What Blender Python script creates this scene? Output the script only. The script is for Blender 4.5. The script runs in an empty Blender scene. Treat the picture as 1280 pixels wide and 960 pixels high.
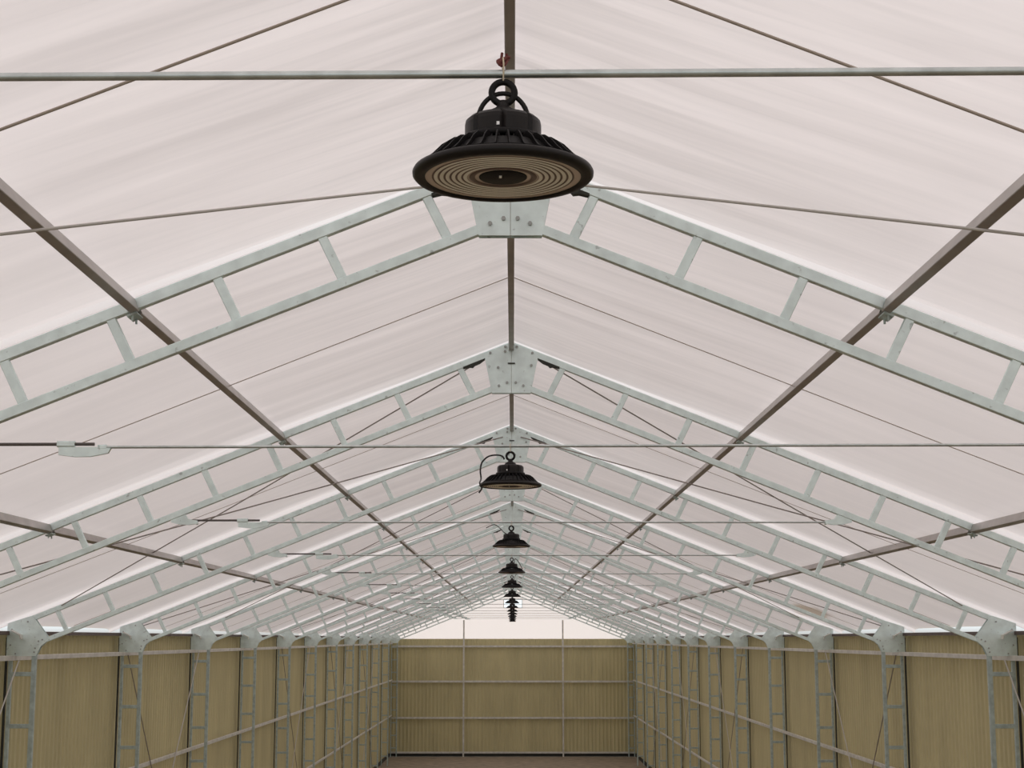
import bpy, math, random
from mathutils import Vector, Matrix
random.seed(4)
C = bpy.context.scene.collection
PI = math.pi
E = 6.2                      # eye height above the soil floor
SL = 0.402                   # roof slope
ZT = 2.80                    # top of the truss at the ridge, above the eye
BAY = 6.0
Y0 = 3.02
NF = 15
YF = [Y0 + BAY * k for k in range(NF)]
XW = 6.62                    # wall sheeting
CA, SA = math.cos(math.atan(SL)), math.sin(math.atan(SL))
def ztop(x): return E + ZT - SL * abs(x)
ORD = ['nearest', 'second', 'third', 'fourth', 'fifth', 'sixth', 'seventh', 'eighth', 'ninth', 'tenth',
       'eleventh', 'twelfth', 'thirteenth', 'fourteenth', 'fifteenth']

# ------------------------------------------------------------------ materials
def mat(name, col, rough=0.6, metal=0.0, var=0.0, vscale=8.0, spots=0.0, spotcol=(0.05, 0.04, 0.03), bump=0.0, spec=0.5, stretch=(1, 1, 1)):
    m = bpy.data.materials.new(name); m.use_nodes = True
    nt = m.node_tree; N = nt.nodes; L = nt.links
    b = N['Principled BSDF']
    b.inputs['Base Color'].default_value = (*col, 1)
    b.inputs['Roughness'].default_value = rough
    b.inputs['Metallic'].default_value = metal
    b.inputs['Specular IOR Level'].default_value = spec
    if var or spots or bump:
        g = N.new('ShaderNodeNewGeometry')
        mp = N.new('ShaderNodeMapping'); mp.inputs['Scale'].default_value = stretch
        L.new(g.outputs['Position'], mp.inputs['Vector'])
        n = N.new('ShaderNodeTexNoise'); n.inputs['Scale'].default_value = vscale; n.inputs['Detail'].default_value = 5
        L.new(mp.outputs[0], n.inputs['Vector'])
        r = N.new('ShaderNodeMapRange')
        r.inputs['From Min'].default_value = 0.3; r.inputs['From Max'].default_value = 0.7
        r.inputs['To Min'].default_value = 1 - var; r.inputs['To Max'].default_value = 1 + var
        L.new(n.outputs['Fac'], r.inputs['Value'])
        mul = N.new('ShaderNodeVectorMath'); mul.operation = 'SCALE'; mul.inputs[0].default_value = col
        L.new(r.outputs[0], mul.inputs['Scale'])
        out = mul.outputs[0]
        if spots:
            n2 = N.new('ShaderNodeTexNoise'); n2.inputs['Scale'].default_value = vscale * 2.3; n2.inputs['Detail'].default_value = 3
            L.new(g.outputs['Position'], n2.inputs['Vector'])
            r2 = N.new('ShaderNodeMapRange')
            r2.inputs['From Min'].default_value = 0.66; r2.inputs['From Max'].default_value = 0.74
            r2.inputs['To Min'].default_value = 0; r2.inputs['To Max'].default_value = spots
            L.new(n2.outputs['Fac'], r2.inputs['Value'])
            mx = N.new('ShaderNodeMix'); mx.data_type = 'RGBA'
            L.new(r2.outputs[0], mx.inputs[0]); L.new(out, mx.inputs[6]); mx.inputs[7].default_value = (*spotcol, 1)
            out = mx.outputs[2]
        L.new(out, b.inputs['Base Color'])
        if bump:
            bp = N.new('ShaderNodeBump'); bp.inputs['Strength'].default_value = bump; bp.inputs['Distance'].default_value = 0.02
            L.new(n.outputs['Fac'], bp.inputs['Height']); L.new(bp.outputs[0], b.inputs['Normal'])
    return m

def film_mat(name, col, streak=0.0, stain=False, gloss=True):
    m = bpy.data.materials.new(name); m.use_nodes = True
    nt = m.node_tree; N = nt.nodes; L = nt.links
    for n in list(N): N.remove(n)
    out = N.new('ShaderNodeOutputMaterial')
    tr = N.new('ShaderNodeBsdfTranslucent'); df = N.new('ShaderNodeBsdfDiffuse')
    tr.inputs[0].default_value = (*col, 1)
    df.inputs[0].default_value = (0.30, 0.28, 0.275, 1)
    ad = N.new('ShaderNodeAddShader')
    L.new(tr.outputs[0], ad.inputs[0]); L.new(df.outputs[0], ad.inputs[1])
    last = ad.outputs[0]
    if gloss:
        gl = N.new('ShaderNodeBsdfGlossy'); gl.inputs['Roughness'].default_value = 0.45
        gl.inputs[0].default_value = (0.75, 0.73, 0.72, 1)
        lw = N.new('ShaderNodeLayerWeight'); lw.inputs[0].default_value = 0.5
        pw = N.new('ShaderNodeMath'); pw.operation = 'POWER'; pw.inputs[1].default_value = 3.0; L.new(lw.outputs['Facing'], pw.inputs[0])
        fr = N.new('ShaderNodeMath'); fr.operation = 'MULTIPLY_ADD'; fr.inputs[1].default_value = 0.62; fr.inputs[2].default_value = 0.03
        L.new(pw.outputs[0], fr.inputs[0])
        ms = N.new('ShaderNodeMixShader')
        L.new(fr.outputs[0], ms.inputs[0]); L.new(last, ms.inputs[1]); L.new(gl.outputs[0], ms.inputs[2])
        last = ms.outputs[0]
    if streak:
        # creases in the stretched film run from the ridge to the eaves
        g = N.new('ShaderNodeNewGeometry')
        sx = N.new('ShaderNodeSeparateXYZ'); L.new(g.outputs['Position'], sx.inputs[0])
        ab = N.new('ShaderNodeMath'); ab.operation = 'ABSOLUTE'; L.new(sx.outputs[0], ab.inputs[0])
        cb = N.new('ShaderNodeCombineXYZ')
        m1 = N.new('ShaderNodeMath'); m1.operation = 'MULTIPLY'; m1.inputs[1].default_value = 0.16; L.new(sx.outputs[0], m1.inputs[0])
        m2 = N.new('ShaderNodeMath'); m2.operation = 'MULTIPLY'; m2.inputs[1].default_value = 2.1; L.new(sx.outputs[1], m2.inputs[0])
        L.new(m1.outputs[0], cb.inputs[0]); L.new(m2.outputs[0], cb.inputs[1])
        n = N.new('ShaderNodeTexNoise'); n.inputs['Scale'].default_value = 1.6; n.inputs['Detail'].default_value = 6; n.inputs['Roughness'].default_value = 0.62
        L.new(cb.outputs[0], n.inputs['Vector'])
        # stronger close to the ridge
        fade = N.new('ShaderNodeMapRange'); fade.inputs['From Min'].default_value = 0; fade.inputs['From Max'].default_value = 3.4
        fade.inputs['To Min'].default_value = streak; fade.inputs['To Max'].default_value = streak * 0.35
        L.new(ab.outputs[0], fade.inputs['Value'])
        sb = N.new('ShaderNodeMath'); sb.operation = 'SUBTRACT'; sb.inputs[1].default_value = 0.5; L.new(n.outputs['Fac'], sb.inputs[0])
        ml = N.new('ShaderNodeMath'); ml.operation = 'MULTIPLY'; L.new(sb.outputs[0], ml.inputs[0]); L.new(fade.outputs[0], ml.inputs[1])
        # wide soft patches
        n3 = N.new('ShaderNodeTexNoise'); n3.inputs['Scale'].default_value = 0.5; n3.inputs['Detail'].default_value = 4
        L.new(g.outputs['Position'], n3.inputs['Vector'])
        s3 = N.new('ShaderNodeMath'); s3.operation = 'MULTIPLY_ADD'; s3.inputs[1].default_value = 0.16; s3.inputs[2].default_value = 0.92
        L.new(n3.outputs['Fac'], s3.inputs[0])
        # fine sharp creases that die out a couple of metres from the ridge
        c2 = N.new('ShaderNodeCombineXYZ')
        k1 = N.new('ShaderNodeMath'); k1.operation = 'MULTIPLY'; k1.inputs[1].default_value = 0.35; L.new(sx.outputs[0], k1.inputs[0])
        k2 = N.new('ShaderNodeMath'); k2.operation = 'MULTIPLY'; k2.inputs[1].default_value = 5.5; L.new(sx.outputs[1], k2.inputs[0])
        k3 = N.new('ShaderNodeMath'); k3.operation = 'MULTIPLY_ADD'; k3.inputs[1].default_value = 0.55; L.new(ab.outputs[0], k3.inputs[0]); L.new(k2.outputs[0], k3.inputs[2])
        L.new(k1.outputs[0], c2.inputs[0]); L.new(k3.outputs[0], c2.inputs[1])
        n5 = N.new('ShaderNodeTexNoise'); n5.inputs['Scale'].default_value = 1.0; n5.inputs['Detail'].default_value = 2
        L.new(c2.outputs[0], n5.inputs['Vector'])
        d5 = N.new('ShaderNodeMath'); d5.operation = 'SUBTRACT'; d5.inputs[1].default_value = 0.5; L.new(n5.outputs['Fac'], d5.inputs[0])
        a5 = N.new('ShaderNodeMath'); a5.operation = 'ABSOLUTE'; L.new(d5.outputs[0], a5.inputs[0])
        r5 = N.new('ShaderNodeMapRange'); r5.inputs['From Min'].default_value = 0; r5.inputs['From Max'].default_value = 0.07
        r5.inputs['To Min'].default_value = -0.085; r5.inputs['To Max'].default_value = 0.0; L.new(a5.outputs[0], r5.inputs['Value'])
        f5 = N.new('ShaderNodeMapRange'); f5.inputs['From Min'].default_value = 0.3; f5.inputs['From Max'].default_value = 2.6
        f5.inputs['To Min'].default_value = 1; f5.inputs['To Max'].default_value = 0.12; L.new(ab.outputs[0], f5.inputs['Value'])
        q5 = N.new('ShaderNodeMath'); q5.operation = 'MULTIPLY_ADD'; L.new(r5.outputs[0], q5.inputs[0]); L.new(f5.outputs[0], q5.inputs[1]); L.new(ml.outputs[0], q5.inputs[2])
        fac = N.new('ShaderNodeMath'); fac.operation = 'ADD'; L.new(q5.outputs[0], fac.inputs[0]); L.new(s3.outputs[0], fac.inputs[1])
        sc = N.new('ShaderNodeVectorMath'); sc.operation = 'SCALE'; sc.inputs[0].default_value = col
        L.new(fac.outputs[0], sc.inputs['Scale'])
        o = sc.outputs[0]
        if stain:
            v = N.new('ShaderNodeVectorMath'); v.operation = 'SUBTRACT'; v.inputs[1].default_value = (5.85, 31.6, 0)
            L.new(g.outputs['Position'], v.inputs[0])
            w = N.new('ShaderNodeVectorMath'); w.operation = 'MULTIPLY'; w.inputs[1].default_value = (2.6, 0.75, 0)
            L.new(v.outputs[0], w.inputs[0])
            ln = N.new('ShaderNodeVectorMath'); ln.operation = 'LENGTH'; L.new(w.outputs[0], ln.inputs[0])
            n4 = N.new('ShaderNodeTexNoise'); n4.inputs['Scale'].default_value = 3.0; L.new(g.outputs['Position'], n4.inputs['Vector'])
            a4 = N.new('ShaderNodeMath'); a4.operation = 'ADD'; L.new(ln.outputs['Value'], a4.inputs[0]); L.new(n4.outputs['Fac'], a4.inputs[1])
            r4 = N.new('ShaderNodeMapRange'); r4.inputs['From Min'].default_value = 1.1; r4.inputs['From Max'].default_value = 1.5
            r4.inputs['To Min'].default_value = 0.8; r4.inputs['To Max'].default_value = 0
            L.new(a4.outputs[0], r4.inputs['Value'])
            mx = N.new('ShaderNodeMix'); mx.data_type = 'RGBA'
            L.new(r4.outputs[0], mx.inputs[0]); L.new(o, mx.inputs[6]); mx.inputs[7].default_value = (0.30, 0.21, 0.14, 1)
            o = mx.outputs[2]
        L.new(o, tr.inputs[0])
    L.new(last, out.inputs[0])
    return m

M = {}
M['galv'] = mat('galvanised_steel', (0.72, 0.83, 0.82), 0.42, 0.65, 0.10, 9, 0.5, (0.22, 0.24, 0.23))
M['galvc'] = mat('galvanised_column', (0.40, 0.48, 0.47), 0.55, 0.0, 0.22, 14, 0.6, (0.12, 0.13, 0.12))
M['girt'] = mat('galvanised_girt', (0.60, 0.59, 0.55), 0.5, 0.2, 0.15, 6)
M['purl'] = mat('purlin_steel', (0.40, 0.37, 0.35), 0.38, 0.75, 0.12, 5)
M['tube'] = mat('tie_tube', (0.52, 0.56, 0.55), 0.3, 0.85, 0.15, 20)
M['thread'] = mat('threaded_steel', (0.10, 0.085, 0.08), 0.6)
M['rod'] = mat('brace_rod_steel', (0.26, 0.23, 0.21), 0.6)
M['rodl'] = mat('pale_rod_steel', (0.5, 0.48, 0.45), 0.6)
M['wire'] = mat('film_wire', (0.42, 0.36, 0.31), 0.7)
M['bolt'] = mat('bolt_steel', (0.36, 0.38, 0.37), 0.4, 0.4)
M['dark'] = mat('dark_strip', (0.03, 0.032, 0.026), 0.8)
M['eave'] = mat('eave_steel', (0.12, 0.095, 0.088), 0.7, 0, 0.15, 5)
M['tan'] = mat('tan_sheeting', (0.51, 0.46, 0.262), 0.75, 0, 0.10, 1.4, stretch=(1, 1, 0.25))
M['soil'] = mat('bare_soil', (0.22, 0.175, 0.125), 0.95, 0, 0.3, 2.5, bump=0.4)
M['black'] = mat('black_painted_metal', (0.008, 0.006, 0.0055), 0.45, spec=0.25)
M['black2'] = mat('black_cast_metal', (0.006, 0.005, 0.005), 0.5, spec=0.2)
M['lens'] = mat('lamp_lens', (0.66, 0.54, 0.47), 0.25)
M['led'] = mat('lamp_ring_channel', (0.13, 0.085, 0.07), 0.4)
M['ledw'] = mat('lamp_pale_band', (0.95, 0.90, 0.82), 0.3)
M['white'] = mat('white_dot', (0.9, 0.9, 0.9), 0.4)
M['cable'] = mat('black_rubber', (0.012, 0.011, 0.011), 0.6)
M['redtape'] = mat('rusty_wire', (0.12, 0.02, 0.015), 0.7)
M['hook'] = mat('zinc_wire', (0.55, 0.47, 0.34), 0.45, 0.2)
M['film'] = film_mat('roof_film', (0.685, 0.585, 0.552), 0.72, True)
M['filmc'] = film_mat('clear_film_fold', (0.70, 0.625, 0.60), gloss=False)
M['gable'] = film_mat('gable_film', (0.94, 0.83, 0.775), gloss=False)

# ------------------------------------------------------------------ mesh helper
class MB:
    def __init__(s): s.v = []; s.f = []; s.mi = []; s.sm = []
    def add(s, vs, fs, mi=0, smooth=False):
        o = len(s.v); s.v += [tuple(v) for v in vs]
        for f in fs: s.f.append(tuple(i + o for i in f)); s.mi.append(mi); s.sm.append(smooth)
    def bar(s, a, b, w, h, up=(0, 0, 1), mi=0, ch=0.0):
        """rectangular bar from a to b, w across, h along up, small chamfers"""
        a, b = Vector(a), Vector(b); d = (b - a).normalized(); u = Vector(up)
        r = d.cross(u).normalized(); u = r.cross(d).normalized()
        W, H = w / 2, h / 2
        if ch: P = [(-W + ch, -H), (W - ch, -H), (W, -H + ch), (W, H - ch), (W - ch, H), (-W + ch, H), (-W, H - ch), (-W, -H + ch)]
        else: P = [(-W, -H), (W, -H), (W, H), (-W, H)]
        n = len(P)
        vs = [a + r * x + u * y for x, y in P] + [b + r * x + u * y for x, y in P]
        fs = [(i, (i + 1) % n, n + (i + 1) % n, n + i) for i in range(n)] + [tuple(range(n - 1, -1, -1)), tuple(range(n, 2 * n))]
        s.add(vs, fs, mi)
    def tube(s, pts, r, n=8, mi=0, closed=False):
        pts = [Vector(p) for p in pts]; m = len(pts); vs = []; prev = None
        for i, p in enumerate(pts):
            if closed: d = (pts[(i + 1) % m] - pts[i - 1]).normalized()
            else: d = (pts[min(i + 1, m - 1)] - pts[max(i - 1, 0)]).normalized()
            if prev is None:
                prev = d.orthogonal().normalized()
            q = (prev - d * prev.dot(d)).normalized(); prev = q; w = d.cross(q)
            vs += [p + (q * math.cos(2 * PI * j / n) + w * math.sin(2 * PI * j / n)) * r for j in range(n)]
        fs = []
        for i in range(m if closed else m - 1):
            k = (i + 1) % m
            for j in range(n): fs.append((i * n + j, i * n + (j + 1) % n, k * n + (j + 1) % n, k * n + j))
        s.add(vs, fs, mi, True)
        if not closed: s.add([vs[j] for j in range(n)] + [vs[(m - 1) * n + j] for j in range(n)], [tuple(range(n - 1, -1, -1)), tuple(range(n, 2 * n))], mi)
    def lathe(s, prof, n=48, c=(0, 0, 0), mi=0, smooth=True):
        vs = []; m = len(prof)
        for j in range(n):
            t = 2 * PI * j / n
            vs += [(c[0] + r * math.cos(t), c[1] + r * math.sin(t), c[2] + z) for r, z in prof]
        fs = []
        for j in range(n):
            k = (j + 1) % n
            for i in range(m - 1): fs.append((j * m + i, k * m + i, k * m + i + 1, j * m + i + 1))
        s.add(vs, fs, mi, smooth)
    def prism(s, poly, y0, y1, mi=0):
        """xz polygon extruded along y"""
        n = len(poly)
        vs = [(x, y0, z) for x, z in poly] + [(x, y1, z) for x, z in poly]
        fs = [tuple(range(n)), tuple(range(2 * n - 1, n - 1, -1))] + [(i, n + i, n + (i + 1) % n, (i + 1) % n) for i in range(n)]
        s.add(vs, fs, mi)
    def mesh(s, name, mats):
        me = bpy.data.meshes.new(name); me.from_pydata(s.v, [], s.f)
        for m in (mats if isinstance(mats, (list, tuple)) else [mats]): me.materials.append(m)
        me.polygons.foreach_set('material_index', s.mi); me.polygons.foreach_set('use_smooth', s.sm)
        me.validate(); me.update(); return me
    def build(s, name, mats, parent=None, loc=None):
        o = bpy.data.objects.new(name, s.mesh(name, mats)); C.objects.link(o)
        if parent: o.parent = parent
        if loc: o.location = loc
        return o
def inst(name, me, parent=None, loc=(0, 0, 0)):
    o = bpy.data.objects.new(name, me); C.objects.link(o); o.location = loc
    if parent: o.parent = parent
    return o
def tag(o, label=None, cat=None, group=None, kind=None):
    if label: o['label'] = label
    if cat: o['category'] = cat
    if group: o['group'] = group
    if kind: o['kind'] = kind
    return o
def empty(name, loc):
    o = bpy.data.objects.new(name, None); o.empty_display_size = 0.2; C.objects.link(o); o.location = loc; return o
def children(o): return [c for c in bpy.data.objects if c.parent is o]
def copy_tree(o, parent=None, skip=()):
    c = o.copy(); C.objects.link(c); c.parent = parent
    for ch in KIDS.get(o.name, children(o)):
        if ch.name.split('.')[0] in skip: continue
        copy_tree(ch, c, skip)
    return c
KIDS = {}
def cache(o):
    KIDS[o.name] = children(o)
    for c in KIDS[o.name]: cache(c)

# ------------------------------------------------------------------ setting
YA, YB = -3.0, YF[-1] + 0.30
m = MB(); m.add([(-9, YA - 8, 0), (9, YA - 8, 0), (9, YB + 1, 0), (-9, YB + 1, 0), (-9, YA - 8, -.2), (9, YA - 8, -.2), (9, YB + 1, -.2), (-9, YB + 1, -.2)],
              [(0, 1, 2, 3), (7, 6, 5, 4), (0, 4, 5, 1), (1, 5, 6, 2), (2, 6, 7, 3), (3, 7, 4, 0)])
tag(m.build('floor', M['soil']), 'bare brown soil floor of the greenhouse', 'floor', kind='structure')

def corrugated(axis, fixed, a, b, z0, z1, out, pitch=0.2, dep=0.026):
    """trapezoid ribs; both faces, so the sheet has thickness"""
    prof = []; t = a
    while t < b:
        for du, dv in ((0, 0), (.28, 0), (.42, 1), (.86, 1)):
            u = t + du * pitch
            if u <= b: prof.append((u, dv * dep))
        t += pitch
    prof.append((b, 0)); n = len(prof); mb = MB(); vs = []
    for off in (0, 0.004):
        for z in (z0, z1):
            for u, d in prof:
                q = fixed + out * (d + off)
                vs.append((q, u, z) if axis == 'x' else (u, q, z))
    fs = []
    for i in range(n - 1):
        fs += [(i, i + 1, n + i + 1, n + i), (2 * n + i, 3 * n + i, 3 * n + i + 1, 2 * n + i + 1), (n + i, n + i + 1, 3 * n + i + 1, 3 * n + i)]
    mb.add(vs, fs); return mb
ZW = E + 0.05
for s, nm in ((-1, 'left'), (1, 'right')):
    tag(corrugated('x', s * XW, YA, YB, 0.02, ZW, s).build('wall_' + nm, M['tan']), 'tan ribbed sheet wall along the %s side' % nm, 'wall', kind='structure')
    m = MB(); m.bar((s * (XW - .03), YA, .09), (s * (XW - .03), YB, .09), 0.05, 0.16)
    tag(m.build('baseboard_' + nm, M['dark']), 'dark base rail at the foot of the %s wall' % nm, 'base rail', kind='structure')
tag(corrugated('y', YB, -XW, XW, 0.02, E + 0.0, 1).build('wall_back', M['tan']), 'tan ribbed sheet end wall', 'wall', kind='structure')
m = MB(); m.bar((-XW + .06, YB - .03, .09), (XW - .06, YB - .03, .09), 0.05, 0.16)
tag(m.build('baseboard_back', M['dark']), 'dark base rail at the foot of the end wall', 'base rail', kind='structure')

# gable film above the end wall, with the open vent near the ridge
wx0, wx1, wz0, wz1 = -0.47, 0.52, E + 1.66, E + 2.13
m = MB(); yg = YB + 0.01
R = lambda x: ztop(x) + 0.03
for p in ([(-6.7, E), (wx0, E), (wx0, R(wx0)), (-6.7, R(6.7))], [(wx1, E), (6.7, E), (6.7, R(6.7)), (wx1, R(wx1))],
          [(wx0, E), (wx1, E), (wx1, wz0), (wx0, wz0)], [(wx0, wz1), (wx1, wz1), (wx1, R(wx1)), (0, R(0)), (wx0, R(wx0))]):
    m.add([(x, yg, z) for x, z in p], [tuple(range(len(p)))])
tag(m.build('wall_gable', M['gable']), 'white film gable above the tan end wall', 'wall', kind='structure')
m = MB()
for a, b in (((wx0, wz0), (wx1, wz0)), ((wx0, wz1), (wx1, wz1)), ((wx0, wz0), (wx0, wz1)), ((wx1, wz0), (wx1, wz1))):
    m.bar((a[0], yg, a[1]), (b[0], yg, b[1]), 0.03, 0.03, up=(0, 1, 0))
tag(m.build('window_1', M['girt']), 'small bright opening high in the white gable under the ridge', 'window', kind='structure')

# roof film: pulled down onto every truss, standing a little proud of it in between
m = MB()
prof = []                    # (y, height over the chord top, material)
def bay_prof(a, b):
    return [(a + .022, .002, 1), (a + .052, .043, 1), (a + .09, .053, 0), (a + .25, .068, 0), ((a + b) / 2, .075, 0), (b - .30, .066, 0), (b - .09, .053, 0), (b - .052, .043, 1), (b - .022, .002, 1)]
ys = [YA] + YF + [YB + .05]
for a, b in zip(ys[:-1], ys[1:]):
    if b - a < 1: P = [(a, 0.03, 0), (b, 0.03, 0)]
    else: P = bay_prof(a, b)
    prof += P
nx = 52
xs = [-6.72 + 13.44 * i / nx for i in range(nx + 1)]
vs = []
for (y, h, _) in prof:
    for x in xs:         # the film lies on the frames at the ridge and stands off them lower down
        u = min(1, max(0, (abs(x) - .3) / 2.4)); u = u * u * (3 - 2 * u)
        vs.append((x, y, ztop(x) + .004 + h * (.12 + .88 * u)))
fs = []; mi = []
n = len(xs)
for i in range(len(prof) - 1):
    mm = 1 if (prof[i][2] == 1 and prof[i + 1][2] == 1) else 0
    if abs(prof[i + 1][0] - prof[i][0]) < 0.06 and prof[i][1] < .01 and prof[i + 1][1] < .01: mm = 0
    for j in range(n - 1): fs.append((i * n + j, i * n + j + 1, (i + 1) * n + j + 1, (i + 1) * n + j)); mi.append(mm)
m.add(vs, fs); m.mi = mi
tag(m.build('ceiling', [M['film'], M['filmc']]), 'pinkish white translucent film roof with creases', 'ceiling', kind='structure')

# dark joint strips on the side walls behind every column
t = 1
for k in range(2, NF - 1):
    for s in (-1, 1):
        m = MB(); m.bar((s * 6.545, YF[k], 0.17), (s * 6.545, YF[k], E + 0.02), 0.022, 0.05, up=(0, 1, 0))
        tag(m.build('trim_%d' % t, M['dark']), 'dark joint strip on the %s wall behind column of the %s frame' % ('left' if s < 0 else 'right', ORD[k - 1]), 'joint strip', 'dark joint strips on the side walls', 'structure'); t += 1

# ------------------------------------------------------------------ steel portal frame
W = 0.05                    # member width along the hall
def make_frame():
    r = empty('portal_frame', (0, YF[0], 0))
    TV = 0.42
    for s in (-1, 1):
        P = lambda x, d: (s * x, 0, ztop(x) - d)      # d below the chord top, vertical
        m = MB(); m.bar(P(0.02, .036), P(6.46, .036), W, .066, up=(0, 0, 1), ch=.004); m.build('upper_chord', M['galv'], r)
        m = MB(); m.bar(P(0.12, TV - .032), P(6.10, TV - .032), W, .059, up=(0, 0, 1), ch=.004); m.build('lower_chord', M['galv'], r)
        for i in range(10):
            xt = .49 + .602 * i; xb = xt - .13
            a = Vector(P(xt, .060)); b = Vector(P(xb, TV - .045))
            m = MB(); m.bar(a, b, .056, .040, up=(0, 1, 0), ch=.004); m.build('web_post', M['galv'], r)
        m = MB(); pl = [(.24, .062), (.46, .062), (.455, .078), (.40, .086), (.365, .104), (.35, .092), (.30, .090), (.26, .076)]
        pl = [(s * x, ztop(x) - d) for x, d in pl]
        if s > 0: pl.reverse()
        m.prism(pl, -.026, .03); m.build('splice_tab', M['dark'], r)
        # knee plate
        poly = [(6.54, .20), (6.22, .30), (6.02, .035), (6.02, -.03), (6.10, -.10), (6.155, -.22), (6.54, -.22)]
        poly = [(s * x, E + z) for x, z in poly]
        if s < 0: poly.reverse()
        m = MB(); m.prism(poly, -.034, -.024); m.prism(poly, .024, .034); kp = m.build('knee_plate', M['galv'], r)
        for x, z in ((6.48, .12), (6.28, .22), (6.13, -.03), (6.08, -.01), (6.17, -.12), (6.18, -.17), (6.49, -.08), (6.42, -.19)):
            m = MB(); m.prism([(s * x + .011 * math.cos(j * PI / 3), E + z + .011 * math.sin(j * PI / 3)) for j in range(6)], -.046, -.033); m.build('bolt', M['bolt'], kp)
        m = MB(); m.bar((s * 6.47, -.085, E + .11), (s * 6.34, -.085, E + .045), .10, .012, up=(0, 0, 1)); m.bar((s * 6.345, -.085, E + .045), (s * 6.335, -.085, E - .005), .10, .012, up=(1, 0, 0))
        m.build('cleat', M['girt'], kp)
        # column
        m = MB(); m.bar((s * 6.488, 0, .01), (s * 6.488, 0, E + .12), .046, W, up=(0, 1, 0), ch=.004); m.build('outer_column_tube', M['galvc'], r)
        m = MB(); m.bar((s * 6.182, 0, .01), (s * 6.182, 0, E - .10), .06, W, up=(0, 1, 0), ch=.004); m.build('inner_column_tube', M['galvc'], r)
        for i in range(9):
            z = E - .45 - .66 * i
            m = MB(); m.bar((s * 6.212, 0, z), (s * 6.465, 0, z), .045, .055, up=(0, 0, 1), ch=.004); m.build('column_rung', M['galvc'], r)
    # apex plate, two halves with a seam
    for_h = [(.0, 0.0), (.26, .26 * SL), (.245, .26 * SL + .075), (.183, .488), (.0, .488)]
    m = MB()
    for s in (-1, 1):
        poly = [(s * max(x, .0015), E + ZT - .012 - d) for x, d in for_h]
        if s > 0: poly.reverse()
        m.prism(poly, -.034, -.024); m.prism(poly, .024, .034)
    ap = m.build('apex_plate', M['galv'], r)
    for x, d in ((-.058, .055), (.052, .055), (-.2, .115), (.2, .115), (-.06, .10), (-.125, .255), (.19, .235), (-.118, .43), (-.04, .40), (.042, .40), (.113, .43)):
        m = MB(); m.prism([(x + .013 * math.cos(j * PI / 3), E + ZT - d + .013 * math.sin(j * PI / 3)) for j in range(6)], -.048, -.033); m.build('bolt', M['bolt'], ap)
    m = MB(); m.bar((-.034, -.04, E + ZT - .215), (.034, -.04, E + ZT - .215), .012, .012); m.build('slot_pin', M['dark'], ap)
    return r
fr = make_frame(); cache(fr)
frames = [fr]
for k in range(1, NF):
    c = copy_tree(fr, None, ('bolt', 'slot_pin') if k > 4 else ())
    c.location = (0, YF[k], 0); frames.append(c)
for k, f in enumerate(frames):
    if k == 0: lb = 'galvanised steel portal frame above the nearest tie rod, out of the top of the picture'
    elif k == NF - 1: lb = 'farthest galvanised steel portal frame, standing against the tan end wall'
    elif k == 1: lb = 'nearest galvanised steel truss frame in view, its apex behind the big black lamp'
    else: lb = 'galvanised steel truss frame with ladder columns, %s from the camera of those in view' % ORD[k - 1]
    tag(f, lb, 'steel frame', 'steel portal frames along the hall')
def fname(k): return ('unseen frame overhead' if k == 0 else '%s frame' % ORD[k - 1])

# ------------------------------------------------------------------ purlins, one length per bay
def bar_thing(name, me, loc, label, cat, group):
    return tag(inst(name, me, None, loc), label, cat, group)
L0 = BAY - 0.07
m = MB(); m.bar((0, .035, -.052), (0, .035 + L0, -.052), .05, .08, ch=.003); rp = m.mesh('ridge_purlin', M['purl'])
for k in range(NF - 1):
    bar_thing('ridge_purlin', rp, (0, YF[k], E + ZT), 'dark grey ridge purlin between apex plates of %s and %s' % (fname(k), fname(k + 1)), 'purlin', 'ridge purlins')
PX = [2.18, 4.34]
for s in (-1, 1):
    nv = Vector((s * SA, 0, CA))
    m = MB(); o_ = -nv * .045
    m.bar((o_.x, .035, o_.z), (o_.x, .035 + L0, o_.z), .05, .08, up=nv, ch=.003)
    pm = m.mesh('purlin', M['purl'])
    m = MB(); q = -nv * .105
    m.bar((o_.x, -.06, o_.z - .05), (o_.x, .09, o_.z - .05), .06, .012, up=nv); m.tube([(o_.x, -.04, o_.z - .03), (o_.x, -.04, o_.z - .085)], .007, 6); m.tube([(o_.x - .0, .06, o_.z - .03), (o_.x, .06, o_.z - .085)], .007, 6)
    cm = m.mesh('purlin_clip', M['galvc'])
    for pi_, px in enumerate(PX):
        for k in range(0 if pi_ == 0 else 1, NF - 1):
            o = bar_thing('roof_purlin', pm, (s * px, YF[k], ztop(px)), '%s purlin of the %s roof slope between %s and %s' % (('upper', 'lower')[pi_], 'left' if s < 0 else 'right', fname(k), fname(k + 1)),
                      'purlin', '%s purlins of the %s roof slope' % (('upper', 'lower')[pi_], 'left' if s < 0 else 'right'))
            if k < 7: inst('clip', cm, o)
# eave beams
m = MB(); m.bar((0, .035, 0), (0, .035 + L0, 0), .10, .05, ch=.004); em = m.mesh('eave_beam', M['eave'])
for s in (-1, 1):
    for k in range(2, NF - 1):
        bar_thing('eave_beam', em, (s * 6.56, YF[k], E + .075), 'brown eave beam atop the %s wall between %s and %s' % ('left' if s < 0 else 'right', fname(k), fname(k + 1)), 'eave beam', 'eave beams along the %s wall' % ('left' if s < 0 else 'right'))
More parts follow.
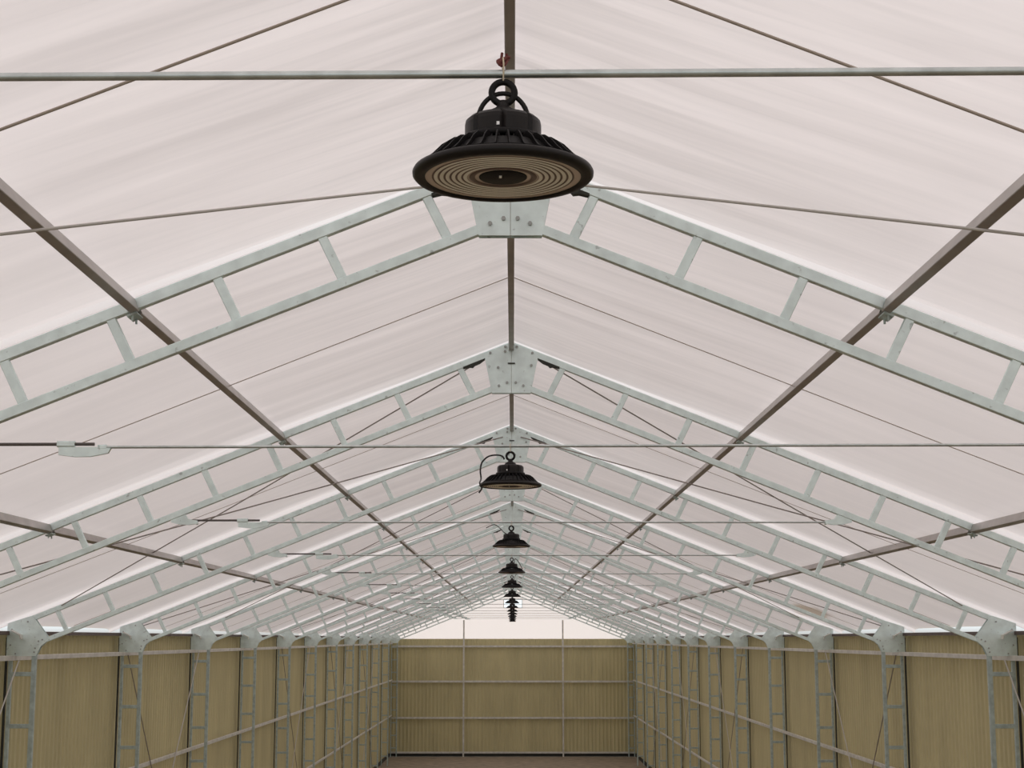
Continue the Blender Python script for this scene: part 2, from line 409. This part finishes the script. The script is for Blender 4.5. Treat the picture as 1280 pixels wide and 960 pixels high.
# wall girts
m = MB(); m.bar((0, .0, 0), (0, BAY - .004, 0), .05, .065, ch=.003); gm = m.mesh('wall_girt', M['girt'])
for s in (-1, 1):
    sd = 'left' if s < 0 else 'right'
    for lv, z, k0 in ((0, -.245, 2), (1, -2.18, 3), (2, -4.03, 6)):
        for k in range(k0, NF - 1):
            bar_thing('wall_girt', gm, (s * 6.446, YF[k], E + z), '%s grey girt on %s wall between columns of %s and %s' % (('top', 'middle', 'lower')[lv], sd, fname(k), fname(k + 1)),
                      'girt', '%s girts of the %s wall' % (('top', 'middle', 'lower')[lv], sd))
# end wall girts and posts
posts = (-2.62, 2.70)
yy = YF[-1] + .18
for x, nm in zip(posts, ('left', 'right')):
    m = MB(); m.bar((x, YF[-1] + .06, .01), (x, YF[-1] + .06, E + 1.0), .08, .06, up=(0, 1, 0), ch=.004)
    tag(m.build('end_wall_post', M['girt']), '%s of the two slender grey posts before the end wall' % nm, 'post', 'end wall posts')
for z, nm in ((-.40, 'top'), (-2.26, 'second'), (-4.17, 'third'), (-5.98, 'lowest')):
    m = MB(); m.bar((-6.48, yy, E + z), (6.48, yy, E + z), .05, .10, ch=.004)
    tag(m.build('end_wall_girt', M['girt']), '%s horizontal grey rail across the tan end wall' % nm, 'rail', 'rails across the end wall')

# ------------------------------------------------------------------ bracing rods
BR = [2, 4, 7, 9, 11]
def rodobj(name, a, b, r, mt, label, cat, group):
    a, b = Vector(a), Vector(b); mb = MB(); d = b - a
    mb.tube([(0, 0, 0), d * .5 + Vector((0, 0, -.012)), d], r, 6)
    return tag(mb.build(name, mt, None, a), label, cat, group)
def rz(x): return ztop(x) - .11
for s in (-1, 1):
    sd = 'left' if s < 0 else 'right'
    for k in [0] + BR:
        a, b = YF[k] + .04, YF[k + 1] - .04
        rodobj('roof_brace_rod', (s * .12, b, ztop(.12) - .12), (s * 6.2, a, ztop(6.2) - .10), .0075, M['rodl'] if k == 0 else M['rod'],
               'brace rod under %s slope from apex of the %s to eave of %s' % (sd, fname(k + 1), 'camera side' if k == 0 else fname(k)), 'brace rod', 'brace rods under the roof')
        if k:
            rodobj('roof_brace_rod', (s * .4, a, ztop(.4) - .08), (s * 5.85, b, ztop(5.85) - .02), .0075, M['rod'],
                   'brace rod under %s slope from apex of the %s to eave of %s' % (sd, fname(k), fname(k + 1)), 'brace rod', 'brace rods under the roof')
    for k in BR:
        a, b = YF[k] + .03, YF[k + 1] - .03
        rodobj('wall_brace_rod', (s * 6.40, a, E - .27), (s * 6.40, b, .25), .010, M['rod'],
               'diagonal rod on %s wall falling away from top of %s' % (sd, fname(k)), 'brace rod', 'brace rods on the side walls')
        rodobj('wall_brace_rod', (s * 6.37, b, E - .27), (s * 6.37, a, .25), .010, M['rodl'],
               'diagonal rod on %s wall falling toward the camera from top of %s' % (sd, fname(k + 1)), 'brace rod', 'brace rods on the side walls')
    # film wire half way along each bay
    for k in range(NF - 1):
        y = YF[k] + BAY / 2 - .02
        rodobj('film_wire', (s * .005, y, E + 2.745), (s * 6.5, y, E + 2.745 - .393 * 6.5), (.0065, .0036, .0032)[min(k, 2)], M['wire'],
               'thin brown film wire on %s slope midway between %s and %s' % (sd, fname(k), fname(k + 1)), 'wire', 'film wires across the %s roof slope' % sd)

# ------------------------------------------------------------------ tie rods
def make_tie():
    r = empty('tie_rod', (0, YF[0], E + 1.08))
    m = MB(); m.tube([(-2.33, 0, 0), (3.0, 0, 0)], .0085, 12); m.build('rod', M['tube'], r)
    m = MB(); m.tube([(-3.0, 0, .017), (-2.36, 0, .017)], .0095, 8); m.build('threaded_end', M['thread'], r)
    m = MB()
    pl = [(-2.56, .0), (-2.56, -.045), (-2.47, -.056), (-2.38, -.055), (-2.28, -.035), (-2.265, -.008), (-2.33, .0)]
    m.prism(pl, -.012, .012); m.bar((-2.57, 0, .017), (-2.47, 0, .017), .035, .034, ch=.006); m.bar((-2.34, 0, 0), (-2.29, 0, 0), .026, .026, ch=.005)
    m.build('adjuster_plate', M['galv'], r)
    for s in (-1, 1):
        m = MB(); zc = lambda x: 1.305 - SL * x
        pl = [(2.94, .014), (2.94, -.014), (3.02, -.026), (3.11, -.022), (3.19, -.002), (3.19, zc(3.19) + .004), (3.06, zc(3.06) + .004), (3.03, .03)]
        pl = [(s * x, zz) for x, zz in pl]
        if s < 0: pl.reverse()
        m.prism(pl, -.02, .02); m.tube([(s * 2.95, -.035, -.012), (s * 2.95, .035, -.012)], .012, 8)
        m.build('end_bracket', M['galv'], r)
    return r
tie = make_tie(); cache(tie)
ties = [tie] + [copy_tree(tie) for _ in range(1, NF)]
for k, t_ in enumerate(ties):
    z = 1.08
    if k == 0: z = 1.100
    t_.location = (0, YF[k], E + z)
    if k == 0: t_.rotation_euler = (0, -.006, 0)
    if k == 1: t_.rotation_euler = (0, -.0025, 0)
    lb = 'horizontal grey tie rod crossing in front of the top of the big lamp' if k == 0 else \
         ('long grey tie rod of the nearest frame in view, curved adjuster plate at far left' if k == 1 else
          ('farthest thin tie rod, joining the tops of the end wall posts' if k == NF - 1 else 'thin grey tie rod spanning the %s, adjuster at its left' % fname(k)))
    tag(t_, lb, 'tie rod', 'tie rods across the hall')

# ------------------------------------------------------------------ lamps (origin at the tie rod axis, rim centre 0.225 below)
def circle(cx, cz, r, y=0, n=28, a0=0, a1=2 * PI, rx=None):
    rx = rx or r
    return [(cx + rx * math.cos(a0 + (a1 - a0) * i / n), y, cz + r * math.sin(a0 + (a1 - a0) * i / n)) for i in range(n + (0 if a1 - a0 >= 2 * PI - 1e-6 else 1))]
def make_lamp():
    r = empty('high_bay_lamp', (0, YF[0], E + 1.1)); B = -.222
    m = MB(); m.tube(circle(0, B + .165, .0225), .0068, 10, closed=True); m.build('hanging_ring', M['black2'], r)
    m = MB(); m.tube(circle(0, B + .110, .056, .006, 20, 0, PI, rx=.049), .0050, 8); m.build('handle_loop', M['black'], r)
    m = MB(); m.lathe([(0, .150), (.007, .149), (.012, .142), (.013, .136), (.018, .132), (.029, .126), (.033, .118), (.033, .108), (0, .108)], 24, (0, 0, B)); m.build('swivel_neck', M['black'], r)
    # driver housing with vertical grooves
    m = MB(); n = 72; prof = [(.0, .114), (.052, .1135), (.066, .111), (.0735, .104), (.0750, .096), (.0750, .068), (.0, .068)]
    vs = []
    for j in range(n):
        t = 2 * PI * j / n; g = -.006 if (j % 9 == 0) else 0
        vs += [((q + (g if q > .07 else 0)) * math.cos(t), (q + (g if q > .07 else 0)) * math.sin(t), B + z) for q, z in prof]
    mm = len(prof)
    fs = [(j * mm + i, ((j + 1) % n) * mm + i, ((j + 1) % n) * mm + i + 1, j * mm + i + 1) for j in range(n) for i in range(mm - 1)]
    m.add(vs, fs, 0, False); hs = m.build('driver_housing', M['black'], r)
    m = MB()
    a = math.radians(-97); m.bar((.0742 * math.cos(a), .0742 * math.sin(a), B + .079), (.0765 * math.cos(a), .0765 * math.sin(a), B + .079), .0055, .0065)
    m.build('white_label_dot', M['white'], hs)
    # heat sink: flange, radial fins
    m = MB(); m.lathe([(0, .070), (.080, .070), (.083, .066), (.082, .058), (.075, .056), (0, .056)], 48, (0, 0, B))
    m.lathe([(0, .040), (.090, .040), (.108, .044), (.124, .036), (.142, .020), (.168, .010), (0, .006)], 48, (0, 0, B))
    for j in range(36):
        t = 2 * PI * (j + .5) / 36; c, s_ = math.cos(t), math.sin(t); tx, ty = -s_ * .0012, c * .0012
        pf = [(.055, .060), (.080, .060), (.084, .048), (.096, .054), (.106, .056), (.114, .054), (.130, .043), (.147, .025), (.160, .014), (.150, .010), (.055, .026)]
        a_ = [(q * c + tx, q * s_ + ty, B + z) for q, z in pf]; b_ = [(q * c - tx, q * s_ - ty, B + z) for q, z in pf]
        nn = len(pf)
        m.add(a_ + b_, [tuple(range(nn)), tuple(range(2 * nn - 1, nn - 1, -1))] + [(i, nn + i, nn + (i + 1) % nn, (i + 1) % nn) for i in range(nn)])
    m.build('heat_sink', M['black2'], r)
    m = MB(); m.lathe([(.152, -.007), (.153, -.0095), (.163, -.0105), (.172, -.009), (.1765, -.004), (.1770, .001), (.1745, .006), (.166, .010), (.150, .014)], 96, (0, 0, B)); m.build('rim', M['black'], r)
    m = MB(); m.lathe([(.153, -.0065), (.0, -.0055)], 96, (0, 0, B)); m.lathe([(.0, -.002), (.153, -.002)], 48, (0, 0, B)); ln = m.build('lens', M['lens'], r)
    for i in range(6):
        q = .074 + .0115 * i
        m = MB(); m.lathe([(q - .0035, -.0072), (q, -.0085), (q + .0035, -.0072)], 72, (0, 0, B)); m.build('pale_lens_ring', M['ledw'], ln)
        m = MB(); m.lathe([(q + .0040, -.0070), (q + .0055, -.0076), (q + .0073, -.0070)], 72, (0, 0, B)); m.build('dark_lens_ring', M['led'], ln)
    m = MB(); m.lathe([(.0, -.0085), (.045, -.0085), (.047, -.007), (.047, -.0055)], 48, (0, 0, B)); m.lathe([(.055, -.0068), (.058, -.0085), (.063, -.0085), (.066, -.0068)], 72, (0, 0, B), 1)
    cd = m.build('centre_disc', [M['black2'], M['led']], r)
    m = MB(); m.bar((-.005, -.012, B - .010), (-.005, -.012, B - .0085), .005, .013, up=(0, 1, 0)); m.build('white_dot', M['white'], cd)
    # wire hook over the tie rod
    m = MB(); m.tube([(0, -.003, B + .184), (.001, -.0125, B + .205), (.001, -.0125, .0), (0, -.008, .0125), (0, .008, .0125), (-.001, .0125, 0), (-.001, .0125, B + .205), (0, .004, B + .184)], .0017, 6)
    m.build('hook_wire', M['hook'], r)
    return r
lamp = make_lamp(); cache(lamp)
lamps = [lamp]
for k in range(1, NF - 1): lamps.append(copy_tree(lamp, None, ('handle_loop',) if k < 2 else ('handle_loop', 'pale_lens_ring', 'dark_lens_ring', 'white_label_dot', 'white_dot')))
TN = [0, -8, 22, -30, 15, 5, 40, -20, 10, 30, -10, 0, 20, 12]
for k, l in enumerate(lamps):
    l.location = (-.0055 if k == 0 else 0, YF[k], ties[k].location.z + (.018 if k == 0 else 0))
    l.rotation_euler = (0, 0, math.radians(TN[k]))
    if k == 0: lb = 'nearest and largest black round high bay lamp, hanging under the foremost tie rod'
    elif k == 1: lb = 'second black round high bay lamp, black cable curling down at its left'
    elif k == 3: lb = 'fourth black round high bay lamp from the camera, short cable at its right'
    elif k == NF - 2: lb = 'farthest small black round high bay lamp, lowest in the picture'
    else: lb = '%s black round high bay lamp from the camera in the row under the ridge' % ORD[k]
    tag(l, lb, 'lamp', 'high bay lamps hanging in a row')
# rusty wire twist above the first tie rod
m = MB()
for i in range(3):
    a = 1.1 * i; pts = []
    for j in range(14):
        t = 2 * PI * j / 14
        pts.append((.0085 * math.cos(t) * (1 + .2 * math.sin(3 * t + i)) - .002 + .002 * i, .006 * math.sin(t + a), .006 + .0085 * math.sin(t + i * .7) + .002 * i))
    m.tube(pts, .0032, 6, closed=True)
m.tube([(-.003, -.004, -.004), (-.004, 0, .010), (-.002, .001, .026)], .003, 6)
m.tube([(.001, -.002, -.002), (.006, .002, .012), (.007, 0, .024)], .0028, 6)
m.build('twisted_wire_knot', M['redtape'], lamps[0])
B = -.222
def cable(pts, r, parent):
    P = [Vector(p) for p in pts]; o = []
    for i in range(len(P) - 1):
        p0, p1, p2, p3 = P[max(i - 1, 0)], P[i], P[i + 1], P[min(i + 2, len(P) - 1)]
        for j in range(6):
            t = j / 6; o.append(.5 * ((2 * p1) + (-p0 + p2) * t + (2 * p0 - 5 * p1 + 4 * p2 - p3) * t * t + (-p0 + 3 * p1 - 3 * p2 + p3) * t ** 3))
    o.append(P[-1]); m = MB(); m.tube(o, r, 7); m.build('cable', M['cable'], parent)
S2 = 9.07 / 2000
def px2(x, y): return ((x - 636) * S2, -.03, (561 - y) * S2)
cable([px2(628, 578), px2(629, 577), px2(625, 573.5), px2(616, 572.8), px2(608, 575), px2(601, 582), px2(599, 592), px2(600, 602), (px2(604, 611)[0], -.19, px2(604, 611)[2]), (px2(606.5, 617)[0], -.19, px2(606, 617)[2]), (px2(603, 624)[0], -.19, px2(603, 623)[2])], .0048, lamps[1])
cable([(.035, 0, -.115), (.06, -.02, -.05), (.11, -.03, -.08), (.17, -.03, -.18), (.16, -.04, -.23)], .0045, lamps[3])
cable([(-.035, 0, -.115), (-.08, -.02, -.10), (-.17, -.02, -.03), (-.26, -.02, -.06)], .004, lamps[2])
cable([(.03, 0, -.115), (.07, .02, -.02), (.16, .02, .08), (.05, .0, .06)], .004, lamps[4])

# ------------------------------------------------------------------ light: an even bright overcast sky
w = bpy.data.worlds.new('World'); bpy.context.scene.world = w; w.use_nodes = True
N = w.node_tree.nodes; Lk = w.node_tree.links; bg = N['Background']
tc = N.new('ShaderNodeTexCoord'); sp = N.new('ShaderNodeSeparateXYZ'); Lk.new(tc.outputs['Generated'], sp.inputs[0])
cr = N.new('ShaderNodeValToRGB'); Lk.new(sp.outputs[2], cr.inputs[0])
e = cr.color_ramp.elements
e[0].position = 0.0; e[0].color = (0.30, 0.28, 0.25, 1)
e[1].position = 1.0; e[1].color = (0.90, 0.95, 1.0, 1)
q = cr.color_ramp.elements.new(0.012); q.color = (0.88, 0.96, 1.0, 1)
Lk.new(cr.outputs[0], bg.inputs[0]); bg.inputs[1].default_value = 1.25

# ------------------------------------------------------------------ camera
cam = bpy.data.cameras.new('camera'); co = bpy.data.objects.new('camera', cam); C.objects.link(co)
cam.sensor_width = 36; cam.lens = 2000 / 1280 * 36; cam.clip_end = 300
co.location = (0.0135, 0, E)
co.rotation_euler = (math.radians(90 + 9.05), 0, math.atan(1 / 2000))
sc = bpy.context.scene; sc.camera = co
sc.view_settings.view_transform = 'Standard'; sc.view_settings.look = 'None'
sc.view_settings.exposure = 0.10; sc.view_settings.gamma = 1; sc.view_settings.use_curve_mapping = False
sc.cycles.max_bounces = 14; sc.cycles.diffuse_bounces = 8; sc.cycles.transmission_bounces = 8
